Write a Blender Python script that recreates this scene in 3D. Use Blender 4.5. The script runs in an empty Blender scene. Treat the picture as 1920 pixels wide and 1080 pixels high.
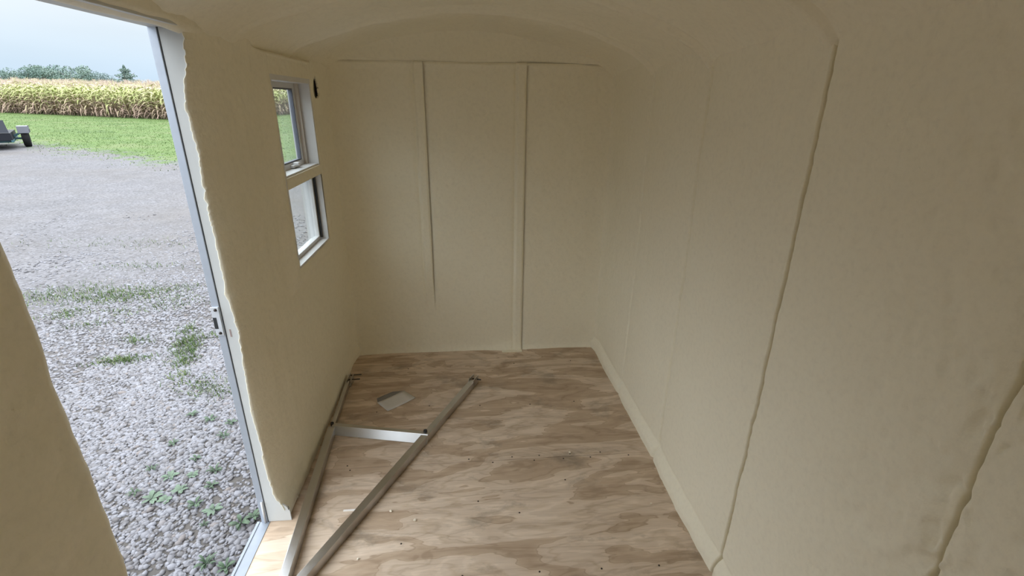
import bpy, bmesh, math, random
import numpy as np
from mathutils import Matrix, Vector

random.seed(7)
rng = np.random.default_rng(11)
S = bpy.context.scene
C = S.collection

# ------------------------------------------------------------------ camera
CAM_Z = 1.693
PITCH, ROLL, YAW = 0.36825, 0.011176, 0.095745
fwd = Vector((math.sin(YAW) * math.cos(PITCH), math.cos(YAW) * math.cos(PITCH), -math.sin(PITCH)))
rgt = Vector((math.cos(YAW), -math.sin(YAW), 0))
upv = rgt.cross(fwd)
r2 = math.cos(ROLL) * rgt + math.sin(ROLL) * upv
u2 = -math.sin(ROLL) * rgt + math.cos(ROLL) * upv
cam_d = bpy.data.cameras.new('camera')
cam_d.sensor_fit = 'HORIZONTAL'; cam_d.sensor_width = 36.0; cam_d.lens = 904.8 * 36.0 / 1920.0
cam_d.clip_start = 0.02; cam_d.clip_end = 2000
cam = bpy.data.objects.new('camera', cam_d); C.objects.link(cam)
M3 = Matrix((r2, u2, -fwd)).transposed()
cam.matrix_world = Matrix.Translation((0, 0, CAM_Z)) @ M3.to_4x4()
S.camera = cam

# ------------------------------------------------------------------ world: overcast sky
EXPOSURE = 0.11
S.view_settings.view_transform = 'Standard'
S.view_settings.look = 'None'
S.view_settings.gamma = 1.0
S.view_settings.use_curve_mapping = False
S.view_settings.exposure = EXPOSURE
S.cycles.max_bounces = 18; S.cycles.diffuse_bounces = 14; S.cycles.transparent_max_bounces = 12
wd = bpy.data.worlds.new('overcast_sky'); S.world = wd; wd.use_nodes = True
nt = wd.node_tree; nt.nodes.clear()
wo = nt.nodes.new('ShaderNodeOutputWorld'); bg = nt.nodes.new('ShaderNodeBackground')
tc = nt.nodes.new('ShaderNodeTexCoord'); sp = nt.nodes.new('ShaderNodeSeparateXYZ')
nt.links.new(tc.outputs['Generated'], sp.inputs[0])
rp = nt.nodes.new('ShaderNodeValToRGB'); cr = rp.color_ramp
SKY = [(0.0, (0.095, 0.124, 0.154)), (.05, (0.115, 0.140, 0.163)), (.13, (0.146, 0.160, 0.170)), (.22, (.34, .37, .395)), (.38, (.60, .645, .685)), (.62, (.79, .835, .875)), (1.0, (.80, .845, .885))]
cr.elements[0].position = 0; cr.elements[0].color = (*SKY[0][1], 1)
cr.elements[1].position = 1; cr.elements[1].color = (*SKY[-1][1], 1)
for p, c in SKY[1:-1]:
    e = cr.elements.new(p); e.color = (*c, 1)
nt.links.new(sp.outputs['Z'], rp.inputs[0])
cn = nt.nodes.new('ShaderNodeTexNoise'); cn.inputs['Scale'].default_value = 2.2; cn.inputs['Detail'].default_value = 4
mp = nt.nodes.new('ShaderNodeMapping'); mp.inputs['Scale'].default_value = (1, 1, 4)
nt.links.new(tc.outputs['Generated'], mp.inputs[0]); nt.links.new(mp.outputs[0], cn.inputs['Vector'])
cm = nt.nodes.new('ShaderNodeMapRange'); cm.inputs[1].default_value = .3; cm.inputs[2].default_value = .7
cm.inputs[3].default_value = .95; cm.inputs[4].default_value = 1.05
nt.links.new(cn.outputs['Fac'], cm.inputs[0])
vm = nt.nodes.new('ShaderNodeVectorMath'); vm.operation = 'SCALE'
nt.links.new(rp.outputs[0], vm.inputs[0]); nt.links.new(cm.outputs[0], vm.inputs['Scale'])
nt.links.new(vm.outputs[0], bg.inputs['Color']); bg.inputs['Strength'].default_value = 5.6
nt.links.new(bg.outputs[0], wo.inputs[0])
wd.cycles.sampling_method = 'MANUAL'; wd.cycles.sample_map_resolution = 512

# ------------------------------------------------------------------ constants of the place
XL, XR, D = -0.816, 0.932, 3.14          # left, right foam faces, far wall
YF = -1.05                                # wall behind the viewer
XC, HW = (XL + XR) / 2, (XR - XL) / 2
ZE, RISE = 1.90, 0.20                     # eaves height, rise of the roof bow
SKIN = -0.905                             # outer face of the left wall
DOOR_Y0, DOOR_Y1, DOOR_Z = 0.90, 1.66, 1.865
HEAD_Z = 1.884
WY0, WY1, WZ0, WZ1 = 2.225, 2.755, 0.95, 1.778
STUDS = [2.504, 1.912, 1.264, 0.633, 0.0, -0.62]

# ------------------------------------------------------------------ helpers
_tab = np.random.default_rng(3).random((256, 256))
def vnoise(x, y, seed=0):
    x = np.asarray(x, float) + seed * 17.31; y = np.asarray(y, float) + seed * 9.77
    xi = np.floor(x).astype(int); yi = np.floor(y).astype(int)
    fx = x - xi; fy = y - yi
    fx = fx * fx * (3 - 2 * fx); fy = fy * fy * (3 - 2 * fy)
    a = _tab[xi & 255, yi & 255]; b = _tab[(xi + 1) & 255, yi & 255]
    c = _tab[xi & 255, (yi + 1) & 255]; d = _tab[(xi + 1) & 255, (yi + 1) & 255]
    return (a * (1 - fx) + b * fx) * (1 - fy) + (c * (1 - fx) + d * fx) * fy - .5
def fbm(x, y, seed=0, oct=4, gain=.5):
    s = 0; a = 1
    for k in range(oct):
        s = s + a * vnoise(x * 2 ** k, y * 2 ** k, seed + k * 3); a *= gain
    return s
def sstep(a, b, x):
    t = np.clip((x - a) / (b - a), 0, 1); return t * t * (3 - 2 * t)

def link(name, me, mat=None, parent=None, smooth=False):
    o = bpy.data.objects.new(name, me); C.objects.link(o)
    if mat is not None and not me.materials: me.materials.append(mat)
    if parent is not None: o.parent = parent
    if smooth:
        me.polygons.foreach_set('use_smooth', np.ones(len(me.polygons), bool))
    return o
def empty(name, loc=(0, 0, 0)):
    o = bpy.data.objects.new(name, None); C.objects.link(o); o.location = loc; o.empty_display_size = .05
    return o
def tag(o, label=None, cat=None, group=None, kind=None):
    if label: o['label'] = label
    if cat: o['category'] = cat
    if group: o['group'] = group
    if kind: o['kind'] = kind
    return o
def mesh_np(name, V, F):
    """V (n,3), F (m,k) all faces with k corners"""
    me = bpy.data.meshes.new(name)
    V = np.asarray(V, np.float32); F = np.asarray(F, np.int32); k = F.shape[1]
    me.vertices.add(len(V)); me.vertices.foreach_set('co', V.ravel())
    me.loops.add(F.size); me.loops.foreach_set('vertex_index', F.ravel())
    me.polygons.add(len(F)); me.polygons.foreach_set('loop_start', np.arange(0, F.size, k, dtype=np.int32))
    me.polygons.foreach_set('loop_total', np.full(len(F), k, np.int32))
    me.update(calc_edges=True); me.validate()
    return me
def grid_mesh(name, P, flip=False, keep=None):
    n, m, _ = P.shape
    i, j = np.meshgrid(np.arange(n - 1), np.arange(m - 1), indexing='ij')
    a = i * m + j
    F = np.stack([a, a + 1, a + m + 1, a + m], -1)
    if keep is not None: F = F[keep]
    F = F.reshape(-1, 4)
    if flip: F = F[:, ::-1]
    V = P.reshape(-1, 3)
    used = np.unique(F); mapn = np.zeros(len(V), int); mapn[used] = np.arange(len(used))
    return mesh_np(name, V[used], mapn[F])
def bm_box(bm, x0, x1, y0, y1, z0, z1, mat=None):
    vs = [bm.verts.new(p) for p in ((x0,y0,z0),(x1,y0,z0),(x1,y1,z0),(x0,y1,z0),(x0,y0,z1),(x1,y0,z1),(x1,y1,z1),(x0,y1,z1))]
    if mat is not None:
        for v in vs: v.co = mat @ v.co
    for f in ((0,3,2,1),(4,5,6,7),(0,1,5,4),(1,2,6,5),(2,3,7,6),(3,0,4,7)):
        bm.faces.new([vs[k] for k in f])
    return vs
def bm_cyl(bm, p0, p1, r0, r1=None, n=12, caps=True):
    r1 = r0 if r1 is None else r1
    p0, p1 = Vector(p0), Vector(p1); d = (p1 - p0).normalized()
    a = d.orthogonal().normalized(); b = d.cross(a)
    A = [bm.verts.new(p0 + (a * math.cos(t) + b * math.sin(t)) * r0) for t in (2 * math.pi * k / n for k in range(n))]
    B = [bm.verts.new(p1 + (a * math.cos(t) + b * math.sin(t)) * r1) for t in (2 * math.pi * k / n for k in range(n))]
    for k in range(n):
        bm.faces.new((A[k], A[(k + 1) % n], B[(k + 1) % n], B[k]))
    if caps: bm.faces.new(A[::-1]); bm.faces.new(B)
def bm_obj(name, bm, mat, parent=None, smooth=False, bevel=0.0):
    if bevel:
        bmesh.ops.bevel(bm, geom=list(bm.edges), offset=bevel, segments=2, affect='EDGES', profile=.6)
    bmesh.ops.recalc_face_normals(bm, faces=bm.faces)
    me = bpy.data.meshes.new(name); bm.to_mesh(me); bm.free()
    return link(name, me, mat, parent, smooth)
def box_obj(name, b, mat, parent=None, bevel=0.0):
    bm = bmesh.new(); bm_box(bm, *b); return bm_obj(name, bm, mat, parent, False, bevel)
def boxes_obj(name, bl, mat, parent=None):
    bm = bmesh.new()
    for b in bl: bm_box(bm, *b)
    return bm_obj(name, bm, mat, parent)

# ------------------------------------------------------------------ materials
def new_mat(name):
    m = bpy.data.materials.new(name); m.use_nodes = True
    n = m.node_tree.nodes; b = n['Principled BSDF']
    return m, m.node_tree, b
def plain(name, col, rough=.6, metal=0, noise=0, nscale=20, bump=0, bscale=200, spec=.5):
    m, t, b = new_mat(name)
    b.inputs['Base Color'].default_value = (*col, 1); b.inputs['Roughness'].default_value = rough
    b.inputs['Metallic'].default_value = metal; b.inputs['Specular IOR Level'].default_value = spec
    co = t.nodes.new('ShaderNodeTexCoord')
    if noise:
        n = t.nodes.new('ShaderNodeTexNoise'); n.inputs['Scale'].default_value = nscale; n.inputs['Detail'].default_value = 5
        t.links.new(co.outputs['Object'], n.inputs['Vector'])
        r = t.nodes.new('ShaderNodeMapRange'); r.inputs[1].default_value = .25; r.inputs[2].default_value = .75
        r.inputs[3].default_value = 1 - noise; r.inputs[4].default_value = 1 + noise
        t.links.new(n.outputs['Fac'], r.inputs[0])
        v = t.nodes.new('ShaderNodeVectorMath'); v.operation = 'SCALE'; v.inputs[0].default_value = col
        t.links.new(r.outputs[0], v.inputs['Scale']); t.links.new(v.outputs[0], b.inputs['Base Color'])
    if bump:
        n = t.nodes.new('ShaderNodeTexNoise'); n.inputs['Scale'].default_value = bscale; n.inputs['Detail'].default_value = 4
        t.links.new(co.outputs['Object'], n.inputs['Vector'])
        bu = t.nodes.new('ShaderNodeBump'); bu.inputs['Strength'].default_value = bump; bu.inputs['Distance'].default_value = .002
        t.links.new(n.outputs['Fac'], bu.inputs['Height']); t.links.new(bu.outputs[0], b.inputs['Normal'])
    return m
def ramp(t, stops):
    r = t.nodes.new('ShaderNodeValToRGB'); c = r.color_ramp
    c.elements[0].position = stops[0][0]; c.elements[0].color = (*stops[0][1], 1)
    c.elements[1].position = stops[-1][0]; c.elements[1].color = (*stops[-1][1], 1)
    for p, k in stops[1:-1]:
        e = c.elements.new(p); e.color = (*k, 1)
    return r
def tnoise(t, vec, scale, detail=3, rough=.5, dist=0, mapscale=None, loc=None):
    if mapscale is not None or loc is not None:
        mpn = t.nodes.new('ShaderNodeMapping')
        if mapscale: mpn.inputs['Scale'].default_value = mapscale
        if loc: mpn.inputs['Location'].default_value = loc
        t.links.new(vec, mpn.inputs[0]); vec = mpn.outputs[0]
    n = t.nodes.new('ShaderNodeTexNoise'); n.inputs['Scale'].default_value = scale; n.inputs['Detail'].default_value = detail
    n.inputs['Roughness'].default_value = rough; n.inputs['Distortion'].default_value = dist
    t.links.new(vec, n.inputs['Vector']); return n.outputs['Fac']
def math_(t, op, a, b=None, clamp=False):
    n = t.nodes.new('ShaderNodeMath'); n.operation = op; n.use_clamp = clamp
    for k, v in enumerate((a, b)):
        if v is None: continue
        if isinstance(v, (int, float)): n.inputs[k].default_value = v
        else: t.links.new(v, n.inputs[k])
    return n.outputs[0]
def mixc(t, fac, a, b, blend='MIX'):
    n = t.nodes.new('ShaderNodeMix'); n.data_type = 'RGBA'; n.blend_type = blend
    for k, v in ((0, fac), (6, a), (7, b)):
        if isinstance(v, (int, float)): n.inputs[k].default_value = v
        elif isinstance(v, tuple): n.inputs[k].default_value = (*v, 1)
        else: t.links.new(v, n.inputs[k])
    return n.outputs[2]

def foam_material():
    m, t, b = new_mat('spray_foam')
    co = t.nodes.new('ShaderNodeTexCoord').outputs['Object']
    big = tnoise(t, co, 2.2, 3); fine = tnoise(t, co, 55, 4, .6)
    c = mixc(t, big, (.84, .79, .65), (.87, .83, .695))
    spk = ramp(t, [(0, (.86, .86, .86)), (.38, (.97, .97, .97)), (.55, (1, 1, 1)), (1, (1.0, 1.0, 1.0))])
    t.links.new(fine, spk.inputs[0])
    c = mixc(t, 1.0, c, spk.outputs[0], 'MULTIPLY')
    t.links.new(c, b.inputs['Base Color'])
    b.inputs['Roughness'].default_value = .75; b.inputs['Specular IOR Level'].default_value = .25
    # relief: orange peel and shallow pits
    h1 = tnoise(t, co, 30, 3, .5); h2 = tnoise(t, co, 160, 3, .6)
    h = math_(t, 'ADD', math_(t, 'MULTIPLY', h1, 1.0), math_(t, 'MULTIPLY', h2, .22))
    bu = t.nodes.new('ShaderNodeBump'); bu.inputs['Strength'].default_value = .5; bu.inputs['Distance'].default_value = .006
    t.links.new(h, bu.inputs['Height']); t.links.new(bu.outputs[0], b.inputs['Normal'])
    return m
FOAM = foam_material()
WHITE = plain('white_painted_metal', (.58, .60, .60), .45, 0, .03, 12)
VINYL = plain('white_vinyl', (.66, .66, .67), .35, 0, .02, 15)
ALU = plain('aluminium_flange', (.50, .55, .63), .42, .45, .04, 30)
BLACK = plain('black_rubber', (.025, .027, .03), .55)
DARKGAP = plain('dark_sealant', (.05, .05, .055), .8)
SKINM = plain('wall_sheet', (.55, .55, .55), .5, .2)

def brushed():
    m, t, b = new_mat('bare_aluminium_tube')
    co = t.nodes.new('ShaderNodeTexCoord').outputs['Object']
    n1 = tnoise(t, co, 9, 4); n2 = tnoise(t, co, 60, 3)
    c = mixc(t, n1, (.50, .49, .48), (.66, .655, .65)); t.links.new(c, b.inputs['Base Color'])
    b.inputs['Metallic'].default_value = 1
    t.links.new(math_(t, 'ADD', math_(t, 'MULTIPLY', n2, .14), .24), b.inputs['Roughness'])
    return m
TUBE = brushed()

def plywood():
    m, t, b = new_mat('plywood')
    co = t.nodes.new('ShaderNodeTexCoord').outputs['Object']
    # rotary-cut figure: contour bands of a stretched height field
    h = tnoise(t, co, 1.0, 4, .5, .35, (1.15, 4.2, 1))
    band = math_(t, 'PINGPONG', math_(t, 'MULTIPLY', h, 9.0), 1.0)
    h2 = tnoise(t, co, 1.0, 4, .52, .5, (2.0, 8.5, 1), (3, 7, 0))
    band2 = math_(t, 'PINGPONG', math_(t, 'MULTIPLY', h2, 8.0), 1.0)
    grain = tnoise(t, co, 1.0, 4, .65, .2, (6, 150, 1))
    fine = tnoise(t, co, 1.0, 3, .7, 0, (30, 420, 1))
    r1 = ramp(t, [(0, (.45, .34, .245)), (.30, (.49, .375, .275)), (.40, (.52, .405, .30)), (.44, (.43, .325, .235)), (.48, (.62, .50, .39)), (.85, (.645, .53, .425)), (1, (.56, .445, .335))])
    t.links.new(band, r1.inputs[0])
    r2_ = ramp(t, [(0, (.74, .71, .68)), (.10, (.80, .775, .75)), (.18, (.95, .945, .94)), (.5, (1, 1, 1)), (.80, (1.04, 1.05, 1.06)), (.86, (1.16, 1.18, 1.20)), (1, (1.18, 1.2, 1.23))])
    t.links.new(band2, r2_.inputs[0])
    c = mixc(t, .62, r1.outputs[0], r2_.outputs[0], 'MULTIPLY')
    rg = ramp(t, [(.2, (.80, .78, .76)), (.5, (1, 1, 1)), (.8, (1.07, 1.07, 1.07))]); t.links.new(grain, rg.inputs[0])
    c = mixc(t, .7, c, rg.outputs[0], 'MULTIPLY')
    # grey dirt smudges
    sm = tnoise(t, co, 3.4, 6, .68, .3, (1, 1.6, 1), (5, 2, 0))
    sr = ramp(t, [(.55, (0, 0, 0)), (.68, (.55, .55, .55)), (1, (.75, .75, .75))]); t.links.new(sm, sr.inputs[0])
    c = mixc(t, sr.outputs[0], c, (.23, .195, .155))
    # pale scuffs
    sc = tnoise(t, co, 1.0, 4, .6, .5, (2.2, 6, 1), (1, 9, 0))
    scr = ramp(t, [(.60, (0, 0, 0)), (.66, (.40, .40, .40)), (1, (.5, .5, .5))]); t.links.new(sc, scr.inputs[0])
    c = mixc(t, scr.outputs[0], c, (.62, .51, .40))
    t.links.new(c, b.inputs['Base Color'])
    b.inputs['Roughness'].default_value = .62; b.inputs['Specular IOR Level'].default_value = .35
    bu = t.nodes.new('ShaderNodeBump'); bu.inputs['Strength'].default_value = .25; bu.inputs['Distance'].default_value = .0015
    t.links.new(math_(t, 'ADD', grain, math_(t, 'MULTIPLY', fine, .5)), bu.inputs['Height']); t.links.new(bu.outputs[0], b.inputs['Normal'])
    return m
PLY = plywood()

# ------------------------------------------------------------------ foam surfaces
def axis(a, b, step, dense=(), w=.03, fine=.004):
    pts = set(np.linspace(a, b, max(2, int((b - a) / step) + 1)).round(5))
    for d in dense:
        for k in np.arange(-w, w + 1e-6, fine):
            if a <= d + k <= b: pts.add(round(float(d + k), 5))
    return np.array(sorted(pts))
def rough(u, v, seed):
    return .010 * fbm(u * 1.6, v * 1.6, seed, 2) + .0045 * fbm(u * 9, v * 9, seed + 20, 3) + .0022 * fbm(u * 45, v * 45, seed + 40, 2)

def edge_drop(e, kind):
    """how far the foam sinks towards a stud at distance e from it"""
    if kind == 'crack':  return .035 * np.exp(-(e / .0032) ** 2) + .0022 * np.exp(-e / .018)
    if kind == 'proud':  return .035 * np.exp(-(e / .0030) ** 2) - .002 * np.exp(-e / .05)
    if kind == 'rolled': return .040 * np.exp(-(e / .0055) ** 2) + .014 * np.exp(-(e / .034) ** 2)
    if kind == 'soft':   return .012 * np.exp(-(e / .008) ** 2) + .004 * np.exp(-e / .03)
    if kind == 'faint':  return .0045 * np.exp(-(e / .008) ** 2) + .002 * np.exp(-e / .03)
    return 0 * e

def base_bead(z, u, seed):
    return .022 * (1 - sstep(.035, .082 + .012 * vnoise(u * 6, z * 0, seed), z)) - .006 * np.exp(-((z - .085) / .012) ** 2)

# ---- wall_right
wall_right = tag(box_obj('wall_right', (XR + .055, XR + .085, YF - .08, D + .08, -.02, 1.93), SKINM), kind='structure')
bays = [(2.504, D + .03, 'faint', None), (1.912, 2.504, 'soft', 'faint'), (1.264, 1.912, 'crack', 'soft'), (.633, 1.264, 'rolled', 'crack'),
        (0.0, .633, 'soft', 'proud'), (-.62, 0, 'soft', 'soft'), (YF - .03, -.62, None, 'soft')]
for k, (ya, yb, ka, kb) in enumerate(bays):
    ka_, kb_ = ka, kb
    stp = .007 if -.1 < ya < 1 else (.012 if ya > 1 else .03)
    s = axis(0, yb - ya, stp, (0, yb - ya), .03, .002)
    z = axis(-.015, 1.95, stp * 1.2, (.085, 1.9), .02, .006)
    Sg, Zg = np.meshgrid(s, z, indexing='ij')
    jag = lambda yy, sd: .006 * vnoise(Zg * 3, Zg * 0 + sd, 5) + .0035 * fbm(Zg * 38, Zg * 0 + sd, 8, 3)
    ja, jb = (jag(ya, ya * 3) if ka else 0 * Zg), (jag(yb, yb * 3) if kb else 0 * Zg)
    gapa = .0022 if ka in ('crack', 'proud', 'rolled') else 0; gapb = .0022 if kb in ('crack', 'proud', 'rolled') else 0
    t = Sg / (yb - ya)
    Y = ya + ja + gapa + t * ((yb - ya) + jb - ja - gapa - gapb)
    e0, e1 = Y - (ya + ja + gapa), (yb + jb - gapb) - Y
    near = sstep(1.35, .5, Y)                                     # coarser foam on the near bays
    h = rough(Y, Zg, 2) + near * (.0042 * fbm(Y * 22, Zg * 22, 61, 3)) - sstep(1.15, .55, Y) * .0075 * sstep(.12, .36, fbm(Y * 34, Zg * 24, 66, 2))
    h = h - (edge_drop(e0, ka) if ka else 0) - (edge_drop(e1, kb) if kb else 0)
    h = h + .006 * np.sin(np.pi * np.clip(t, 0, 1)) + base_bead(Zg, Y, 4)
    h = h + .035 * np.exp(-np.clip(1.93 - Zg, 0, 9) / .045) + .03 * np.exp(-np.clip(D - Y, 0, 9) / .05)
    P = np.stack([XR - h, Y, Zg], -1)
    link('foam_panel', grid_mesh('foam_panel', P), FOAM, wall_right, True)

# ---- wall_back
wall_back = tag(box_obj('wall_back', (XL - .09, XR + .085, D + .06, D + .09, -.02, 2.2), SKINM), kind='structure')
def zc(x): return ZE + RISE * (1 - ((x - XC) / HW) ** 2)
segs = [(XL - .03, -.238, False, True), (-.238, .374, True, True), (.374, XR + .03, True, False)]
for k, (xa, xb, la, lb) in enumerate(segs):
    x = axis(xa, xb, .012, (xb, xa), .07, .003); z = axis(-.015, 1.908, .012, (1.9, .06), .02, .004)
    Xg, Zg = np.meshgrid(x, z, indexing='ij')
    h = rough(Xg, Zg, 9)
    if lb:
        e = xb + .004 * vnoise(Zg * 4, Zg * 0, k) - Xg
        amp = sstep(.30, .55, Zg) if k == 0 else 1.0
        top = sstep(1.88, 1.80, Zg)
        w = .052 + .006 * vnoise(Zg * 5, Zg * 0 + 3, k)
        h = h + amp * .013 * sstep(w + .012, w - .006, e) * (.75 + .25 * top) - amp * .006 * np.exp(-((e - w - .012) / .010) ** 2)
        h = h - amp * top * .007 * np.exp(-(np.clip(e, 0, 9) / .006) ** 2)
    if la:
        e = Xg - (xa + .004 * vnoise(Zg * 4, Zg * 0, k - 1))
        amp = sstep(.30, .55, Zg) if k == 1 else 1.0
        h = h - amp * .006 * np.exp(-(np.clip(e, 0, 9) / .014) ** 2)
    h = h + .028 * np.exp(-np.clip(Xg - XL, 0, 9) / .07) + .028 * np.exp(-np.clip(XR - Xg, 0, 9) / .05)
    h = h + .018 * np.exp(-np.clip(Zg, 0, 9) / .02) * (1 + 1.2 * np.exp(-((Xg - .28) / .12) ** 2))
    h = h - .010 * np.exp(-((1.908 - Zg) / .007) ** 2) * (.35 + .65 * np.exp(-((Xg - .12) / .28) ** 2)) + .010 * sstep(1.86, 1.90, Zg)
    P = np.stack([Xg, D - h, Zg], -1)
    link('foam_panel', grid_mesh('foam_panel', P, flip=True), FOAM, wall_back, True)
x = axis(XL - .03, XR + .03, .015); v = np.linspace(0, 1, 26)
Xg, Vg = np.meshgrid(x, v, indexing='ij')
Zg = 1.908 + Vg * np.maximum(zc(Xg) + .05 - 1.908, .03)
h = rough(Xg, Zg, 14) + .004 + .05 * np.exp(-np.clip(zc(Xg) - Zg, 0, 9) / .07) - .006 * np.exp(-((Zg - 1.908) / .008) ** 2)
h = h + .028 * np.exp(-np.clip(Xg - XL, 0, 9) / .07) + .028 * np.exp(-np.clip(XR - Xg, 0, 9) / .05)
link('foam_panel', grid_mesh('foam_panel', np.stack([Xg, D - h, Zg], -1), flip=True), FOAM, wall_back, True)
bm = bmesh.new(); bm_box(bm, .23, .375, D - .062, D - .03, .0, .006); bm_box(bm, .335, .372, D - .066, D - .045, .001, .011)
tag(bm_obj('foam_offcut', bm, FOAM, None, False, .002), 'thin pale foam sliver on the floor against the far wall', 'foam scrap')

# ---- ceiling
ceiling = empty('ceiling', (0, 0, 2.1)); tag(ceiling, kind='structure')
PARENT_INV = Matrix.Translation((0, 0, -2.1))
cb = [D + .03] + STUDS + [YF - .03]
for k in range(len(cb) - 1):
    yb, ya = cb[k], cb[k + 1]
    x = axis(XL - .03, XR + .03, .014); y = axis(ya, yb, .016, (ya, yb), .05, .006)
    Xg, Yg = np.meshgrid(x, y, indexing='ij')
    zz = zc(Xg) - rough(Xg, Yg, 31) * 1.3
    indoor = sstep(DOOR_Y0 - .12, DOOR_Y0 + .02, Yg) * sstep(DOOR_Y1 + .14, DOOR_Y1 + .0, Yg)
    zz = zz - .034 * (1 - .80 * indoor) * np.exp(-np.clip(Xg - XL, 0, 9) / .085) + indoor * .03 * sstep(XL + .02, XL - .03, Xg) - .05 * np.exp(-np.clip(XR - Xg, 0, 9) / .05)
    if k == 0: zz = zz - .05 * np.exp(-np.clip(D - Yg, 0, 9) / .07)
    for st in STUDS:
        off = Yg - st; fade = .30 + .70 * sstep(XL + .02, XL + .30, Xg)
        right = sstep(.35, .8, Xg)
        zz = zz - fade * .033 * np.exp(-((off - .03) / .048) ** 2) + .012 * np.exp(-(off / .012) ** 2) * (.25 + .75 * right)
        zz = zz + .018 * np.exp(-((off - .17) / .09) ** 2)
    link('foam_panel', grid_mesh('foam_panel', np.stack([Xg, Yg, zz], -1), flip=True), FOAM, ceiling, True).matrix_parent_inverse = PARENT_INV
bm = bmesh.new()
n = 16
for k in range(n):
    xa = XL - .09 + (XR - XL + .175) * k / n; xb = XL - .09 + (XR - XL + .175) * (k + 1) / n
    za, zb = zc(xa) + .07, zc(xb) + .07
    vs = [bm.verts.new(p) for p in ((xa, YF - .08, za), (xb, YF - .08, zb), (xb, D + .09, zb), (xa, D + .09, za),
                                    (xa, YF - .08, za + .02), (xb, YF - .08, zb + .02), (xb, D + .09, zb + .02), (xa, D + .09, za + .02))]
    for f in ((0,3,2,1),(4,5,6,7),(0,1,5,4),(1,2,6,5),(2,3,7,6),(3,0,4,7)): bm.faces.new([vs[q] for q in f])
bmesh.ops.remove_doubles(bm, verts=bm.verts, dist=.0001)
bm_obj('roof_sheet', bm, SKINM, ceiling).matrix_parent_inverse = PARENT_INV

# ---- wall_left: outer sheet with its two openings, then foam
wall_left = tag(boxes_obj('wall_left', [
    (SKIN, SKIN + .02, YF - .08, DOOR_Y0 - .05, -.02, 1.96), (SKIN, SKIN + .02, DOOR_Y0 - .05, DOOR_Y1 + .05, HEAD_Z + .02, 1.96),
    (SKIN, SKIN + .02, DOOR_Y1 + .03, WY0 - .01, -.02, 1.96), (SKIN, SKIN + .02, WY0 - .01, WY1 + .01, -.02, WZ0 - .01),
    (SKIN, SKIN + .02, WY0 - .01, WY1 + .01, WZ1 + .01, 1.96), (SKIN, SKIN + .02, WY1 + .01, D + .09, -.02, 1.96)], SKINM), kind='structure')
def left_h(Y, Z):
    h = rough(Y, Z, 47) + .004
    h = h + .03 * np.exp(-np.clip(D - Y, 0, 9) / .07) + .035 * (1 - .75 * sstep(WY0 - .12, WY0 - .03, Y) * sstep(WY1 + .12, WY1 + .03, Y)) * np.exp(-np.clip(1.93 - Z, 0, 9) / .05)
    h = h + .012 * (1 - sstep(.03, .10, Z)) + .004 * np.exp(-((Y - 1.95) / .03) ** 2)
    return h
# far part, beyond the door, with the window
yl = axis(DOOR_Y1 + .146, D + .03, .012, (WY0, WY1, 2.955), .05, .004)
# add the roll round the door jamb: parameters below zero walk round the corner
nr = 12
z = axis(.0, 1.95, .012, (WZ0, 1.345, WZ1, 1.76, 1.88), .05, .005)
z = np.unique(np.concatenate([z, axis(0.0, DOOR_Z, .006)]))
EZ = [0, .05, .065, .09, .13, .20, .4, .6, .75, .84, .9, .96, 1.05, 1.15, 1.32, 1.43, 1.53, 1.62, 1.66, 1.70, 1.76, 1.80, 1.86, 2.0]
EX = [-.775, -.778, -.79, -.815, -.832, -.842, -.848, -.852, -.846, -.842, -.836, -.842, -.850, -.845, -.850, -.850, -.842, -.848, -.851, -.846, -.831, -.822, -.814, -.80]
cols = []
def edge_jag(zz): return .0085 * fbm(zz * 70, zz * 0, 71, 3) + .004 * vnoise(zz * 14, zz * 0 + 2, 72)
for k in range(nr + len(yl)):
    if k < nr:
        a = k / nr                                                  # 0 at ragged edge, 1 at the wall face
        zz = z
        jag = edge_jag(zz)
        xe = np.interp(zz, EZ, EX) + jag
        xw = XL + left_h(np.full_like(zz, DOOR_Y1 + .146), zz)
        xs = np.minimum(xe - jag, xw - .004); xe = np.minimum(xe, xw - .004)
        # trimmed edge at the jamb, then a gentle ramp up to the wall face
        b_ = max(0, (k - 2) / (nr - 2)); x2 = np.minimum(xs + jag * (1 - b_) ** 6 + .004, xw)
        Xc = x2 + (xw - x2) * (b_ ** .85)
        Yc = DOOR_Y1 - .005 + .15 * b_ ** 1.25 + .001 * fbm(zz * 20, zz * 0 + a * 3, 75, 3) * math.sin(math.pi * b_)
        if k == 0: Xc, Yc = xe, np.full_like(zz, DOOR_Y1 + .002)
        if k == 1: Xc, Yc = xe + .0015, np.full_like(zz, DOOR_Y1 - .004)
        # rounded lower end of the foam by the sill
        cols.append(np.stack([Xc, Yc, zz], -1))
    else:
        Yv = yl[k - nr]
        zz = z; Y = np.full_like(zz, Yv)
        h = left_h(Y, zz)
        oy = np.maximum(np.maximum(WY0 - Y, Y - WY1), 0); oz = np.maximum(np.maximum(WZ0 - zz, zz - WZ1), 0)
        dd = np.maximum(oy, np.where(zz > WZ1, np.where(zz < 1.858, 0, (zz - 1.858) * 4.5), oz))
        h = h + .030 * sstep(.11, .035, dd) - .004 * np.exp(-(dd / .012) ** 2)
        # teardrop hollow left by the nozzle
        dz = (zz - 1.755) / .056; wv = .042 * (1 - .42 * dz)
        rr = np.sqrt((dz) ** 2 + ((Y - 2.955) / wv) ** 2)
        h = h - .010 * sstep(1.02, .95, rr)
        cols.append(np.stack([XL + h, Y, zz], -1))
P = np.stack(cols, 0)
ctr = (P[:-1, :-1] + P[1:, 1:]) / 2
keep = ~((ctr[..., 1] > WY0) & (ctr[..., 1] < WY1) & (ctr[..., 2] > WZ0) & (ctr[..., 2] < WZ1))
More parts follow.
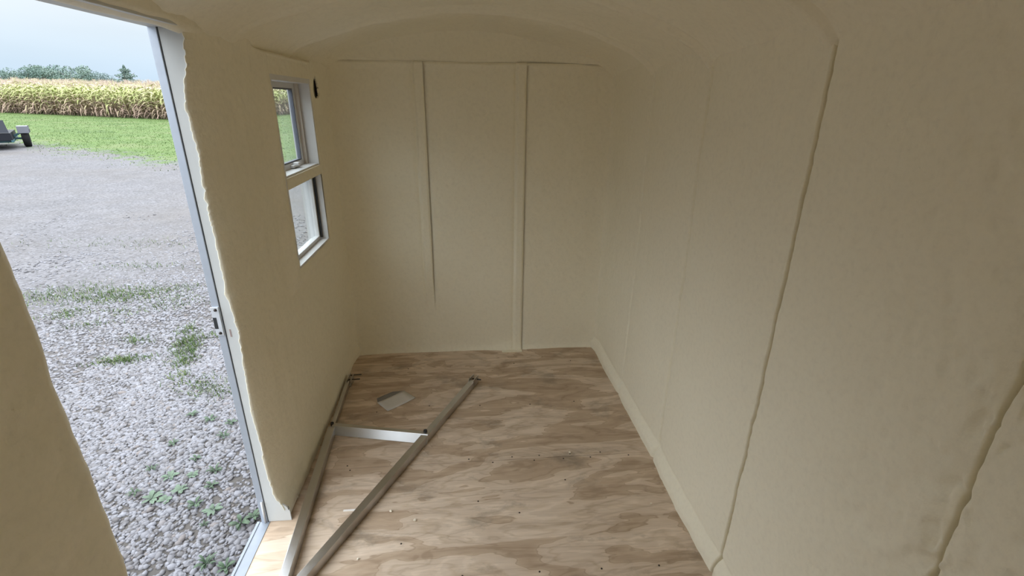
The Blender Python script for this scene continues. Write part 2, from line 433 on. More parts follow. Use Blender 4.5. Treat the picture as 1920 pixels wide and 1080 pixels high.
roundz = .055 + .0 * ctr[..., 2]
kk = np.arange(ctr.shape[0])[:, None] * np.ones((1, ctr.shape[1]))
keep &= ~((kk < 5) & (ctr[..., 2] < .054 + .008 * (1 - kk / 5)))
hz = (ctr[..., 2] - 1.755) / .056
keep &= ~(np.sqrt(hz ** 2 + ((ctr[..., 1] - 2.955) / (.042 * (1 - .42 * hz))) ** 2) < .96)
link('foam_panel', grid_mesh('foam_panel', P, flip=True, keep=keep), FOAM, wall_left, True)
o = box_obj('hole_floor', (XL - .034, XL - .022, 2.88, 3.03, 1.67, 1.84), FOAM, wall_left)
# near part, on the viewer's side of the door: ends in a thick rounded edge
y = np.unique(np.concatenate([axis(YF - .03, .2, .03), axis(.2, DOOR_Y0 - .03, .008)])); z = axis(-.015, 1.95, .009); cols = []
for Yv in y:
    Y = np.full_like(z, Yv); cols.append(np.stack([XL + left_h(Y, z) + .006 * fbm(Y * 13, z * 13, 81, 4) - .005 * sstep(.12, .36, fbm(Y * 26, z * 26, 83, 2)), Y, z], -1))
for k in range(1, 17):
    th = k / 16 * math.pi / 2
    Y = np.full_like(z, DOOR_Y0 - .03); xw = XL + left_h(Y, z)
    jag = .006 * fbm(z * 9, z * 0 + k * .1, 85, 3)
    cols.append(np.stack([xw - .075 * (1 - math.cos(th)), DOOR_Y0 - .024 + .055 * math.sin(th) + jag * math.sin(th), z], -1))
cols.append(np.stack([np.full_like(z, SKIN + .005), np.full_like(z, DOOR_Y0 - .004), z], -1))
link('foam_panel', grid_mesh('foam_panel', np.stack(cols, 0), flip=True), FOAM, wall_left, True)
# strip over the door, its lower edge rolled under the header
y = axis(DOOR_Y0 - .06, DOOR_Y1 + .09, .012); cols = []
for k in range(13):
    a = k / 12
    Y = y; xw = XL + left_h(Y, np.full_like(Y, 1.90))
    lump = .009 * vnoise(Y * 5, Y * 0, 91) + .003 * vnoise(Y * 22, Y * 0, 92)
    xe = -.850 + .014 * vnoise(Y * 6, Y * 0, 93) + .02 * sstep(1.5, 1.66, Y)
    zl = HEAD_Z - .005 + lump * .5 - .010 * sstep(DOOR_Y1 - .10, DOOR_Y1 + .01, Y)
    th = a * math.pi / 2
    cols.append(np.stack([xe + (xw - xe) * math.sin(th), Y, zl + .03 * (1 - math.cos(th))], -1))
    if k == 0: cols[0][:, 2] = HEAD_Z + .004
cols.append(np.stack([XL + left_h(y, np.full_like(y, 1.94)), y, np.full_like(y, 1.95)], -1))
link('foam_panel', grid_mesh('foam_panel', np.stack(cols, 0)), FOAM, wall_left, True)

# ---- wall_front behind the viewer, with an unglazed opening added to let in extra daylight
HX0, HX1, HZ0, HZ1 = -.20, .30, 1.1, 1.55
wall_front = tag(boxes_obj('wall_front', [(XL - .09, HX0, YF - .08, YF, -.02, 2.2), (HX1, XR + .085, YF - .08, YF, -.02, 2.2),
    (HX0, HX1, YF - .08, YF, -.02, HZ0), (HX0, HX1, YF - .08, YF, HZ1, 2.2)], FOAM), kind='structure')

# ---- floor: plywood sheets laid across, seam by seam
floor = tag(box_obj('floor', (SKIN, XR + .085, YF - .08, D + .09, -.09, -.020), SKINM), kind='structure')
for ya, yb in ((1.963, D + .05), (.745, 1.960), (-.475, .742), (YF - .05, -.478)):
    box_obj('plywood_sheet', (SKIN + .03 if yb < 3 else SKIN + .025, XR + .05, ya, yb, -.0195, 0), PLY, floor, .0008)
SCREW = plain('dark_screw', (.06, .05, .045), .5, .6)
bm = bmesh.new(); bm_cyl(bm, (0, 0, -.001), (0, 0, .0012), .0042, .0036, 8); bm_box(bm, -.003, .003, -.0006, .0006, .0012, .0016)
bmesh.ops.recalc_face_normals(bm, faces=bm.faces)
scr_me = bpy.data.meshes.new('screw_head'); bm.to_mesh(scr_me); bm.free(); scr_me.materials.append(SCREW)
spots = [(.247, 1.328), (.49, 1.321), (.719, 1.316), (-.05, 1.335)]
spots += [(xx, 1.947 + (.0 if k % 2 else .033)) for k, xx in enumerate((-.62, -.60, -.36, -.355, -.02, .10, .20, .31, .34, .46, .50, .60, .66, .80))]
spots += [(-.55, 2.42), (-.25, 2.46), (.05, 2.44), (.35, 2.43), (.62, 2.44), (.2, 1.62), (.02, 1.70), (-.30, 1.50), (.44, 1.80), (-.42, 2.9), (.3, 2.92), (.7, 2.93)]
for sx, sy in spots: 
    o = link('screw_head', scr_me, None, floor); o.location = (sx, sy, 0)

# ------------------------------------------------------------------ door frame
door_1 = empty('door_1', (-.88, DOOR_Y1, 0)); tag(door_1, kind='structure')
def dpart(o): o.matrix_parent_inverse = Matrix.Translation((.88, -DOOR_Y1, 0)); return o
# far jamb: white tube face, dark joint, aluminium flange outside
bm = bmesh.new(); prev = None                              # its inner edge stays just under the ragged foam
for zz in [0.001, .03, .0525] + list(np.arange(.06, 1.90, .006)):
    xi = -.784 if zz < .055 else min(-.79, float(np.interp(zz, EZ, EX)) + float(edge_jag(np.array([zz]))[0]) + .0035)
    row = [bm.verts.new(p) for p in ((-.878, DOOR_Y1, zz), (xi, DOOR_Y1, zz), (xi, DOOR_Y1 + .007, zz), (-.878, DOOR_Y1 + .007, zz))]
    if prev:
        for q in range(4): bm.faces.new((prev[q], prev[(q + 1) % 4], row[(q + 1) % 4], row[q]))
    else: bm.faces.new(row[::-1])
    prev = row
bm.faces.new(prev)
dpart(bm_obj('jamb', bm, WHITE, door_1))
dpart(box_obj('joint_strip', (-.8815, -.878, DOOR_Y1 + .004, DOOR_Y1 + .03, .04, DOOR_Z), DARKGAP, door_1))
dpart(box_obj('flange', (-.906, -.8815, DOOR_Y1 - .004, DOOR_Y1 + .03, -.03, DOOR_Z + .03), ALU, door_1, .0015))
# near jamb, header, sill
dpart(box_obj('jamb', (-.878, -.866, DOOR_Y0 - .045, DOOR_Y0 - .006, 0.001, DOOR_Z + .03), WHITE, door_1, .002))
dpart(box_obj('flange', (-.906, -.8815, DOOR_Y0 - .03, DOOR_Y0 + .002, -.03, DOOR_Z + .03), ALU, door_1, .0015))
dpart(box_obj('header', (-.906, -.80, DOOR_Y0 - .006, DOOR_Y1 - .004, HEAD_Z, HEAD_Z + .03), WHITE, door_1, .002))
SILLM = plain('worn_sill_aluminium', (.26, .29, .335), .5, .25, .06, 25)
dpart(box_obj('sill_plate', (-.918, -.872, DOOR_Y0 - .004, DOOR_Y1 - .002, -.02, .0025), SILLM, door_1, .001))
dpart(box_obj('sill_lip', (-.924, -.913, DOOR_Y0 - .004, DOOR_Y1 - .002, -.05, .006), SILLM, door_1, .001))
bm = bmesh.new(); bm_cyl(bm, (-.889, DOOR_Y1 - .008, .004), (-.887, DOOR_Y1 - .008, .115), .0045, None, 10)
dpart(bm_obj('weatherstrip_end', bm, VINYL, door_1, True))
# strike plate with two screws and its slot
PLATE = plain('zinc_plate', (.72, .76, .82), .3, .35)
bm = bmesh.new(); bm_box(bm, -.9095, -.8835, DOOR_Y1 - .0085, DOOR_Y1 - .0040, .895, 1.005)
sp_ = dpart(bm_obj('strike_plate', bm, PLATE, door_1, False, .0008))
o = box_obj('latch_slot', (-.9085, -.8965, DOOR_Y1 - .0092, DOOR_Y1 - .006, .922, .966), BLACK, sp_)
for zz in (.905, .995):
    bm = bmesh.new(); bm_cyl(bm, (-.894, DOOR_Y1 - .0085, zz), (-.894, DOOR_Y1 - .013, zz), .0058, .004, 12)
    o = bm_obj('plate_screw', bm, SCREW, sp_, True)
bm = bmesh.new(); bm_box(bm, -.866, -.861, DOOR_Y1 - .0012, DOOR_Y1, .885, .915)
dpart(bm_obj('keyhole', bm, plain('primer_mark', (.35, .27, .26), .7), door_1))

# ------------------------------------------------------------------ window
window_1 = empty('window_1', (-.88, (WY0 + WY1) / 2, WZ0)); tag(window_1, kind='structure')
WI = Matrix.Translation((.88, -(WY0 + WY1) / 2, -WZ0))
def wpart(o): o.matrix_parent_inverse = WI; return o
def ring(bm, x0, x1, y0, y1, z0, z1, w):
    bm_box(bm, x0, x1, y0, y0 + w, z0, z1); bm_box(bm, x0, x1, y1 - w, y1, z0, z1)
    bm_box(bm, x0, x1, y0 + w, y1 - w, z0, z0 + w); bm_box(bm, x0, x1, y0 + w, y1 - w, z1 - w, z1)
XI = XL + .030                                             # inner edge of the window lining
bm = bmesh.new(); ring(bm, SKIN + .022, XI, WY0 - .012, WY1 + .012, WZ0 - .012, WZ1 + .012, .022)
wpart(bm_obj('frame', bm, VINYL, window_1))
MZ = 1.345
wpart(box_obj('middle_bar', (XL - .02, XI + .004, WY0 + .004, WY1 - .004, MZ - .028, MZ + .022), FOAM, window_1, .004))
wpart(box_obj('middle_ledge', (SKIN, XL + .026, WY0 + .006, WY1 - .006, MZ - .016, MZ + .030), VINYL, window_1, .002))
def glass():
    m, t, b = new_mat('window_glass'); t.nodes.remove(b)
    tr = t.nodes.new('ShaderNodeBsdfTransparent'); tr.inputs[0].default_value = (.92, .945, .935, 1)
    gl = t.nodes.new('ShaderNodeBsdfGlossy'); gl.inputs['Roughness'].default_value = .02
    lw_ = t.nodes.new('ShaderNodeLayerWeight'); lw_.inputs[0].default_value = .5
    f = math_(t, 'ADD', math_(t, 'MULTIPLY', math_(t, 'POWER', lw_.outputs['Facing'], 5.0), .96), .04)
    mx = t.nodes.new('ShaderNodeMixShader'); t.links.new(f, mx.inputs[0]); t.links.new(tr.outputs[0], mx.inputs[1]); t.links.new(gl.outputs[0], mx.inputs[2])
    df = t.nodes.new('ShaderNodeBsdfTranslucent'); df.inputs[0].default_value = (.85, .87, .88, 1)
    co = t.nodes.new('ShaderNodeTexCoord').outputs['Object']
    du = math_(t, 'MULTIPLY', tnoise(t, co, 3, 4), .05)
    m2 = t.nodes.new('ShaderNodeMixShader'); t.links.new(du, m2.inputs[0]); t.links.new(mx.outputs[0], m2.inputs[1]); t.links.new(df.outputs[0], m2.inputs[2])
    t.links.new(m2.outputs[0], t.nodes['Material Output'].inputs[0]); return m
GLASS = glass()
# upper sash
z0, z1 = MZ + .030, WZ1 - .010; y0, y1 = WY0 + .010, WY1 - .010
bm = bmesh.new(); ring(bm, SKIN + .022, SKIN + .050, y0, y1 - .020, z0, z1, .024)
wpart(bm_obj('sash', bm, VINYL, window_1))
bm = bmesh.new(); ring(bm, SKIN + .028, SKIN + .046, y0 + .024, y1 - .044, z0 + .024, z1 - .024, .007)
wpart(bm_obj('gasket', bm, plain('grey_gasket', (.12, .13, .17), .5), window_1))
wpart(box_obj('pane', (SKIN + .034, SKIN + .037, y0 + .026, y1 - .046, z0 + .026, z1 - .026), GLASS, window_1))
for yy, w in ((y1 - .018, .006), (y1 - .008, .004)):
    wpart(box_obj('track_rib', (SKIN + .030, SKIN + .066, yy, yy + w, z0, z1), plain('almond_vinyl', (.62, .57, .52), .4), window_1))
# latch at the foot of the upper sash
bm = bmesh.new(); ly = (y0 + y1) / 2 + .06
bm_box(bm, SKIN + .050, SKIN + .068, ly - .045, ly + .045, z0 + .004, z0 + .016); bm_box(bm, SKIN + .054, SKIN + .080, ly - .012, ly + .020, z0 + .014, z0 + .026)
wpart(bm_obj('latch', bm, VINYL, window_1, False, .002))
# lower light: its sash runs on the inner track
z0b, z1b = WZ0 + .010, MZ - .020
bm = bmesh.new(); ring(bm, SKIN + .052, SKIN + .078, y0, y1 - .010, z0b, z1b, .020)
wpart(bm_obj('lower_sash', bm, VINYL, window_1))
wpart(box_obj('gasket', (SKIN + .074, SKIN + .090, y1 - .014, y1 - .002, z0b + .008, z1b), BLACK, window_1))
wpart(box_obj('pane', (SKIN + .064, SKIN + .067, y0 + .018, y1 - .028, z0b + .018, z1b - .018), GLASS, window_1))

# ------------------------------------------------------------------ aluminium A-frame lying on the floor
aframe = empty('tube_frame', (-.68, 1.25, 0))
tag(aframe, 'bare aluminium A-shaped tube frame lying flat on the plywood floor', 'metal frame')
AI = Matrix.Translation((.68, -1.25, 0))
def apart(o, par=None): o.matrix_parent_inverse = AI; return o
def tube_between(bm, a, b, w, z0, z1):
    a, b = Vector((*a, 0)), Vector((*b, 0)); d = (b - a); L = d.length; ang = math.atan2(d.y, d.x)
    bm_box(bm, 0, L, -w / 2, w / 2, z0, z1, Matrix.Translation(a) @ Matrix.Rotation(ang, 4, 'Z'))
TH = .045
RA, RB = (-.700, 1.235), (.008, 2.650)
LA, LB = (-.7005, 1.235), (-.757, 2.245)
bm = bmesh.new(); tube_between(bm, RA, RB, .036, .001, TH); apart(bm_obj('leg', bm, TUBE, aframe, False, .0022))
bm = bmesh.new(); tube_between(bm, LA, LB, .036, .0012, TH + .0006); apart(bm_obj('leg', bm, TUBE, aframe, False, .0022))
bm = bmesh.new(); tube_between(bm, (-.7575, 2.235), (-.777, 2.72), .022, .004, .034); apart(bm_obj('leg_extension', bm, TUBE, aframe, False, .0015))
# cross bar: an angle with its upright leaf towards the viewer
ca, cb_ = (-.757, 2.235), (-.235, 2.118)
dv = Vector((cb_[0] - ca[0], cb_[1] - ca[1], 0)).normalized(); nv = Vector((-dv.y, dv.x, 0))
bm = bmesh.new(); A3, B3 = Vector((*ca, 0)) - nv * .010, Vector((*cb_, 0)) - nv * .010
lean = nv * .021; tk = nv * .004; z_ = Vector((0, 0, 1))
vs = [bm.verts.new(p) for p in (A3 + z_ * .004, B3 + z_ * .004, B3 + tk + z_ * .004, A3 + tk + z_ * .004,
                                A3 + lean + z_ * .050, B3 + lean + z_ * .050, B3 + lean + tk + z_ * .049, A3 + lean + tk + z_ * .049)]
for f in ((0,3,2,1),(4,5,6,7),(0,1,5,4),(1,2,6,5),(2,3,7,6),(3,0,4,7)): bm.faces.new([vs[k] for k in f])
A4, B4 = A3 + lean, B3 + lean
tube_between(bm, (A4.x + nv.x * .012, A4.y + nv.y * .012), (B4.x + nv.x * .012, B4.y + nv.y * .012), .024, .046, .050)
apart(bm_obj('cross_bar', bm, TUBE, aframe, False, .0008))
# dark cut end of the left tube and weld tab of the right one
for (x, y) in ((-.757, 2.2465), ):
    apart(box_obj('tube_end_cap', (x - .014, x + .014, y - .001, y + .001, .006, .040), BLACK, aframe))
bm = bmesh.new(); bm_cyl(bm, (-.757, 2.262, .030), (-.757, 2.262, .056), .009, None, 10); apart(bm_obj('bolt', bm, BLACK, aframe))
bm = bmesh.new(); bm_cyl(bm, (-.248, 2.155, .030), (-.248, 2.155, .058), .010, None, 10); apart(bm_obj('bolt', bm, BLACK, aframe))
# end brackets
dR = (Vector((*RB, 0)) - Vector((*RA, 0))).normalized(); nR = Vector((-dR.y, dR.x, 0))
E_ = Vector((*RB, 0)); bm = bmesh.new()
for sgn in (-1, 1):
    p = E_ + nR * (.016 * sgn)
    tube_between(bm, (p.x - dR.x * .02, p.y - dR.y * .02), (p.x + dR.x * .055, p.y + dR.y * .055), .004, .004, .058)
tube_between(bm, (E_.x - dR.x * .01, E_.y - dR.y * .01), (E_.x + dR.x * .05, E_.y + dR.y * .05), .034, .004, .008)
apart(bm_obj('end_bracket', bm, TUBE, aframe))
bm = bmesh.new(); p = E_ + dR * .035; bm_cyl(bm, (p.x - .035, p.y + .012, .035), (p.x + .040, p.y - .012, .035), .004, None, 8); apart(bm_obj('pin', bm, BLACK, aframe))
bm = bmesh.new(); tube_between(bm, (-.777, 2.70), (-.775, 2.80), .004, .004, .050); tube_between(bm, (-.757, 2.71), (-.755, 2.79), .004, .004, .045)
tube_between(bm, (-.768, 2.70), (-.766, 2.74), .022, .004, .010)
apart(bm_obj('end_bracket', bm, TUBE, aframe))
for yy, zz in ((2.735, .034), (2.785, .036)):
    bm = bmesh.new(); bm_cyl(bm, (-.785, yy, zz), (-.705, yy + .004, zz), .0032, None, 8); apart(bm_obj('pin', bm, BLACK, aframe))

# ------------------------------------------------------------------ small things on the floor
PAPER = plain('white_card', (.62, .60, .58), .55, 0, .03, 40)
def sheet(name, pts, z, th, mat, curl=0):
    bm = bmesh.new(); n = 6
    a, b, c, d = [Vector((*p, 0)) for p in pts]
    top = [[bm.verts.new(a.lerp(b, i / n).lerp(d.lerp(c, i / n), j / n) + Vector((0, 0, z + th + curl * ((i / n - .5) ** 2 * 4)))) for j in range(n + 1)] for i in range(n + 1)]
    bot = [[bm.verts.new(v.co - Vector((0, 0, th))) for v in r] for r in top]
    for i in range(n):
        for j in range(n):
            bm.faces.new((top[i][j], top[i + 1][j], top[i + 1][j + 1], top[i][j + 1])); bm.faces.new((bot[i][j], bot[i][j + 1], bot[i + 1][j + 1], bot[i + 1][j]))
    for i in range(n):
        bm.faces.new((top[i][0], bot[i][0], bot[i + 1][0], top[i + 1][0])); bm.faces.new((top[i][n], top[i + 1][n], bot[i + 1][n], bot[i][n]))
        bm.faces.new((top[0][i], top[0][i + 1], bot[0][i + 1], bot[0][i])); bm.faces.new((top[n][i], bot[n][i], bot[n][i + 1], top[n][i + 1]))
    return bm_obj(name, bm, mat, None, True)
tag(sheet('card', [(-.563, 2.510), (-.420, 2.631), (-.339, 2.544), (-.487, 2.419)], .0016, .0008, PAPER, .003), 'white rectangular card lying on the plywood between the frame legs', 'card')
tag(sheet('grey_patch', [(-.573, 2.562), (-.488, 2.628), (-.418, 2.634), (-.560, 2.513)], .0003, .0006, plain('patch_grey', (.20, .195, .19), .35)), 'small dark grey patch along the far edge of the white card', 'slip')  # thin dark grey sheet along the far edge of the card
tag(box_obj('plastic_strip', (-.574, -.512, 1.688, 1.697, .0004, .0042), plain('white_plastic', (.85, .83, .80), .4), None, .001), 'short white plastic strip beside the right frame leg', 'plastic strip')
crumb_txt = ['angular foam crumb by the foot of the door jamb', 'tiny pale foam crumb right of the frame, nearest the white strip', 'tiny pale foam crumb farther right on the plywood',
             'small foam crumb on the floor by the plywood seam', 'small foam crumb along the right wall base', 'small foam crumb on the front plywood sheet']
for (x, y, r), tx in zip([(-.802, 1.788, .009), (-.365, 1.672, .006), (-.255, 1.614, .006), (.50, 1.985, .007), (.80, 1.62, .005), (-.46, 1.44, .005)], crumb_txt):
    bm = bmesh.new(); bmesh.ops.create_icosphere(bm, subdivisions=2, radius=r)
    for v in bm.verts:
        v.co *= 1 + random.uniform(-.22, .22); v.co.z *= .6
    zmin = min(v.co.z for v in bm.verts)
    o = bm_obj('foam_crumb', bm, plain('pale_foam', (.80, .74, .62), .8) if tx == crumb_txt[0] else bpy.data.materials['pale_foam'])
    o.location = (x, y, -zmin + .0002); tag(o, tx, 'foam crumb', 'foam crumbs on the floor')

# ================================================================== outside
GS = .018
def gz(x, y):
    r = np.hypot(np.asarray(x, float) + .9, np.asarray(y, float) - 1.3)
    return -.45 + GS * np.maximum(0, r - 4)
def lawn_edge(x): return np.where(x < -9, 16.4 + (-9 - x) * .62, 16.4 + (x + 9) * .05)

def ground_material():
    m, t, b = new_mat('gravel_and_lawn')
    geo = t.nodes.new('ShaderNodeNewGeometry').outputs['Position']
    at = t.nodes.new('ShaderNodeAttribute'); at.attribute_name = 'lawn'; lawn = at.outputs['Fac']
    # gravel: cells, pale stones, brown fines
    vo = t.nodes.new('ShaderNodeTexVoronoi'); vo.inputs['Scale'].default_value = 36; t.links.new(geo, vo.inputs['Vector'])
    sepc = t.nodes.new('ShaderNodeSeparateColor'); t.links.new(vo.outputs['Color'], sepc.inputs[0])
    st = ramp(t, [(0, (0.087, 0.084, 0.086)), (.3, (0.117, 0.113, 0.119)), (.7, (0.134, 0.130, 0.139)), (1, (0.164, 0.161, 0.171))]); t.links.new(sepc.outputs[0], st.inputs[0])
    big = tnoise(t, geo, .35, 4, .6); br = ramp(t, [(.42, (0, 0, 0)), (.68, (.65, .65, .65))]); t.links.new(big, br.inputs[0])
    c = mixc(t, br.outputs[0], st.outputs[0], (.120, .109, .103))
    fine = tnoise(t, geo, 1.6, 5, .65); fr = ramp(t, [(.3, (.88, .88, .88)), (.7, (1.08, 1.08, 1.08))]); t.links.new(fine, fr.inputs[0])
    c = mixc(t, 1, c, fr.outputs[0], 'MULTIPLY')
    so = t.nodes.new('ShaderNodeAttribute'); so.attribute_name = 'soil'
    c = mixc(t, so.outputs['Fac'], c, (.078, .070, .063))
    # lawn
    l1 = tnoise(t, geo, .45, 4, .6); l2 = tnoise(t, geo, 6, 4, .7)
    lr = ramp(t, [(.28, (0.063, 0.102, 0.032)), (.5, (0.091, 0.141, 0.041)), (.72, (0.131, 0.152, 0.070))]); t.links.new(l1, lr.inputs[0])
    lf = ramp(t, [(.3, (.75, .78, .75)), (.7, (1.12, 1.1, 1.1))]); t.links.new(l2, lf.inputs[0])
    gcol = mixc(t, 1, lr.outputs[0], lf.outputs[0], 'MULTIPLY')
    edge = tnoise(t, geo, 2.4, 5, .7)
    f = math_(t, 'ADD', lawn, math_(t, 'MULTIPLY', math_(t, 'SUBTRACT', edge, .5), 1.5))
    fm = t.nodes.new('ShaderNodeMapRange'); fm.inputs[1].default_value = .38; fm.inputs[2].default_value = .62; t.links.new(f, fm.inputs[0])
    c = mixc(t, fm.outputs[0], c, gcol)
    t.links.new(c, b.inputs['Base Color']); b.inputs['Roughness'].default_value = .9; b.inputs['Specular IOR Level'].default_value = .2
    bu = t.nodes.new('ShaderNodeBump'); bu.inputs['Strength'].default_value = .6; bu.inputs['Distance'].default_value = .012
    t.links.new(math_(t, 'SUBTRACT', 1, vo.outputs['Distance']), bu.inputs['Height']); t.links.new(bu.outputs[0], b.inputs['Normal'])
    return m
# terrain: finer near the door
def spread(n, far, near):
    t = np.linspace(-1, 1, n); return np.sign(t) * (near * np.abs(t) + (far - near) * np.abs(t) ** 4)
gx = -4 + spread(161, 420, 14); gy = 5 + spread(161, 420, 14)
Xg, Yg = np.meshgrid(gx, gy, indexing='ij')
Zg = gz(Xg, Yg) + .02 * fbm(Xg * .5, Yg * .5, 5, 3) * sstep(2, 8, np.hypot(Xg + .9, Yg - 1.3))
gme = grid_mesh('ground', np.stack([Xg, Yg, Zg], -1), flip=True)
ground = tag(link('ground', gme, ground_material(), None, True), kind='structure')
co = np.zeros(len(gme.vertices) * 3, np.float32); gme.vertices.foreach_get('co', co); co = co.reshape(-1, 3)
lw = sstep(-3.4, 3.6, co[:, 1] - lawn_edge(co[:, 0])) 
so_ = 1 - sstep(3.5, 8.5, np.hypot(co[:, 0], co[:, 1]))
as_ = gme.attributes.new('soil', 'FLOAT', 'POINT'); as_.data.foreach_set('value', (so_ * .9).astype(np.float32))
al = gme.attributes.new('lawn', 'FLOAT', 'POINT'); al.data.foreach_set('value', lw.astype(np.float32))

# ---- gravel stones
def stone_mat():
    m, t, b = new_mat('pale_limestone')
    oi = t.nodes.new('ShaderNodeObjectInfo').outputs['Random']
    geo = t.nodes.new('ShaderNodeNewGeometry'); pos = geo.outputs['Position']
    rnd = geo.outputs['Random Per Island']
    x = math_(t, 'FRACT', math_(t, 'ADD', rnd, oi))
    r = ramp(t, [(0, (0.114, 0.107, 0.108)), (.2, (0.159, 0.154, 0.162)), (.6, (0.191, 0.189, 0.205)), (.9, (0.220, 0.220, 0.242)), (1, (0.173, 0.151, 0.141))]); t.links.new(x, r.inputs[0])
    n = tnoise(t, pos, 60, 3); nr_ = ramp(t, [(.3, (.88, .88, .88)), (.7, (1.08, 1.08, 1.08))]); t.links.new(n, nr_.inputs[0])
    t.links.new(mixc(t, 1, r.outputs[0], nr_.outputs[0], 'MULTIPLY'), b.inputs['Base Color'])
    b.inputs['Roughness'].default_value = .85; b.inputs['Specular IOR Level'].default_value = .25
    return m
STONE = stone_mat()
bm = bmesh.new(); bmesh.ops.create_icosphere(bm, subdivisions=1, radius=1)
IV = np.array([v.co for v in bm.verts]); bm.verts.index_update(); IF = np.array([[v.index for v in f.verts] for f in bm.faces]); bm.free()
def stone_shape(seed):
    g = np.random.default_rng(seed); v = IV * (1 + g.uniform(-.2, .2, (12, 1)))
    return v * np.array([1.0, g.uniform(.65, .9), g.uniform(.42, .6)])
shapes = [stone_shape(k) for k in range(10)]
stone_me = []
for k in range(10):
    me = mesh_np('stone', shapes[k], IF); me.materials.append(STONE); me.polygons.foreach_set('use_smooth', np.zeros(len(IF), bool)); stone_me.append(me)
def visible_strip(x, y, a=.5, b=2.7):
    """true where the doorway shows the ground to the viewer"""
    t0 = x / -.86; yy = y / np.maximum(t0, .01)
    return (x < -.98) & (yy > a) & (yy < b)
# nearest stones one by one
pts = rng.uniform((-2.3, 1.35), (-1.0, 2.6), (1600, 2)); pts = pts[visible_strip(pts[:, 0], pts[:, 1], .82, 1.8)]
pts = pts[np.argsort(np.hypot(pts[:, 0] + .9, pts[:, 1] - 1.5))][:300]
for k, (x, y) in enumerate(pts):
    o = link('stone', stone_me[k % 10], None, ground); r = rng.uniform(.013, .024)
    o.location = (x, y, gz(x, y) + r * .25); o.rotation_euler = (rng.uniform(-.3, .3), rng.uniform(-.3, .3), rng.uniform(0, 6.28)); o.scale = (r, r, r)
# the rest as one mass of gravel
def stones_mass(n, lo, hi, r0, r1, seed):
    g = np.random.default_rng(seed)
    p = g.uniform(lo, hi, (n, 2)); p = p[visible_strip(p[:, 0], p[:, 1])]
    n = len(p); r = g.uniform(r0, r1, n) * (1 + .6 * (g.random(n) > .93)); a = g.uniform(0, 6.283, n)
    # thinner where soil shows through
    keep = (fbm(p[:, 0] * 1.1, p[:, 1] * 1.1, 7, 3) > -.33 + .25 * g.random(n)) | (g.random(n) < .45)
    keep &= g.random(n) > sstep(5.0, 10.5, np.hypot(p[:, 0], p[:, 1])) * .93
    p, r, a = p[keep], r[keep], a[keep]; n = len(p)
    sh = np.stack(shapes)[g.integers(0, 10, n)] * r[:, None, None]
    ca, sa = np.cos(a)[:, None], np.sin(a)[:, None]
    tl = g.uniform(-.35, .35, (n, 1))
    X = sh[..., 0] * ca - sh[..., 1] * sa; Y = sh[..., 0] * sa + sh[..., 1] * ca; Z = sh[..., 2] + X * tl
    V = np.stack([X + p[:, :1], Y + p[:, 1:], Z + (gz(p[:, 0], p[:, 1]) + r * .12)[:, None]], -1)
    F = IF[None] + (np.arange(n) * 12)[:, None, None]
    return V.reshape(-1, 3), F.reshape(-1, 3)
VV, FF, off = [], [], 0
for args in ((28000, (-3.2, 1.0), (-.98, 4.2), .009, .019, 21), (26000, (-4.6, 2.4), (-1.6, 6.2), .010, .019, 22), (16000, (-7.5, 4.4), (-2.4, 9.5), .012, .024, 23)):
    v, f = stones_mass(*args); VV.append(v); FF.append(f + off); off += len(v)
gravel = link('gravel', mesh_np('gravel', np.concatenate(VV), np.concatenate(FF)), STONE)
tag(gravel, 'pale crushed limestone gravel spread outside the doorway', 'gravel', kind='stuff')

# ---- grass
def blade_mass(P, hmin, hmax, wid, seed, lean=.5):
    g = np.random.default_rng(seed); n = len(P)
    h = g.uniform(hmin, hmax, n); a = g.uniform(0, 6.283, n); l = g.uniform(.1, lean, n) * h; la = g.uniform(0, 6.283, n)
    base = np.stack([P[:, 0], P[:, 1], gz(P[:, 0], P[:, 1])], -1)
    w = np.stack([np.cos(a), np.sin(a), 0 * a], -1) * (wid * g.uniform(.6, 1.3, n))[:, None]
    d = np.stack([np.cos(la) * l, np.sin(la) * l, h], -1)
    mid = base + d * np.array([.38, .38, .62])
    V = np.stack([base - w, base + w, mid + w * .8, mid - w * .8, base + d], 1)
    i = (np.arange(n) * 5)[:, None]
    F = np.concatenate([i + [[0, 1, 2]], i + [[0, 2, 3]], i + [[3, 2, 4]]], 1).reshape(-1, 3)
    return V.reshape(-1, 3), F
def grass_mat(name, a, b_, c_):
    m, t, b = new_mat(name)
    rnd = t.nodes.new('ShaderNodeNewGeometry').outputs['Random Per Island']
    r = ramp(t, [(0, a), (.55, b_), (1, c_)]); t.links.new(rnd, r.inputs[0]); t.links.new(r.outputs[0], b.inputs['Base Color'])
    b.inputs['Roughness'].default_value = .7; b.inputs['Specular IOR Level'].default_value = .2
    return m
g = np.random.default_rng(51)
P = []
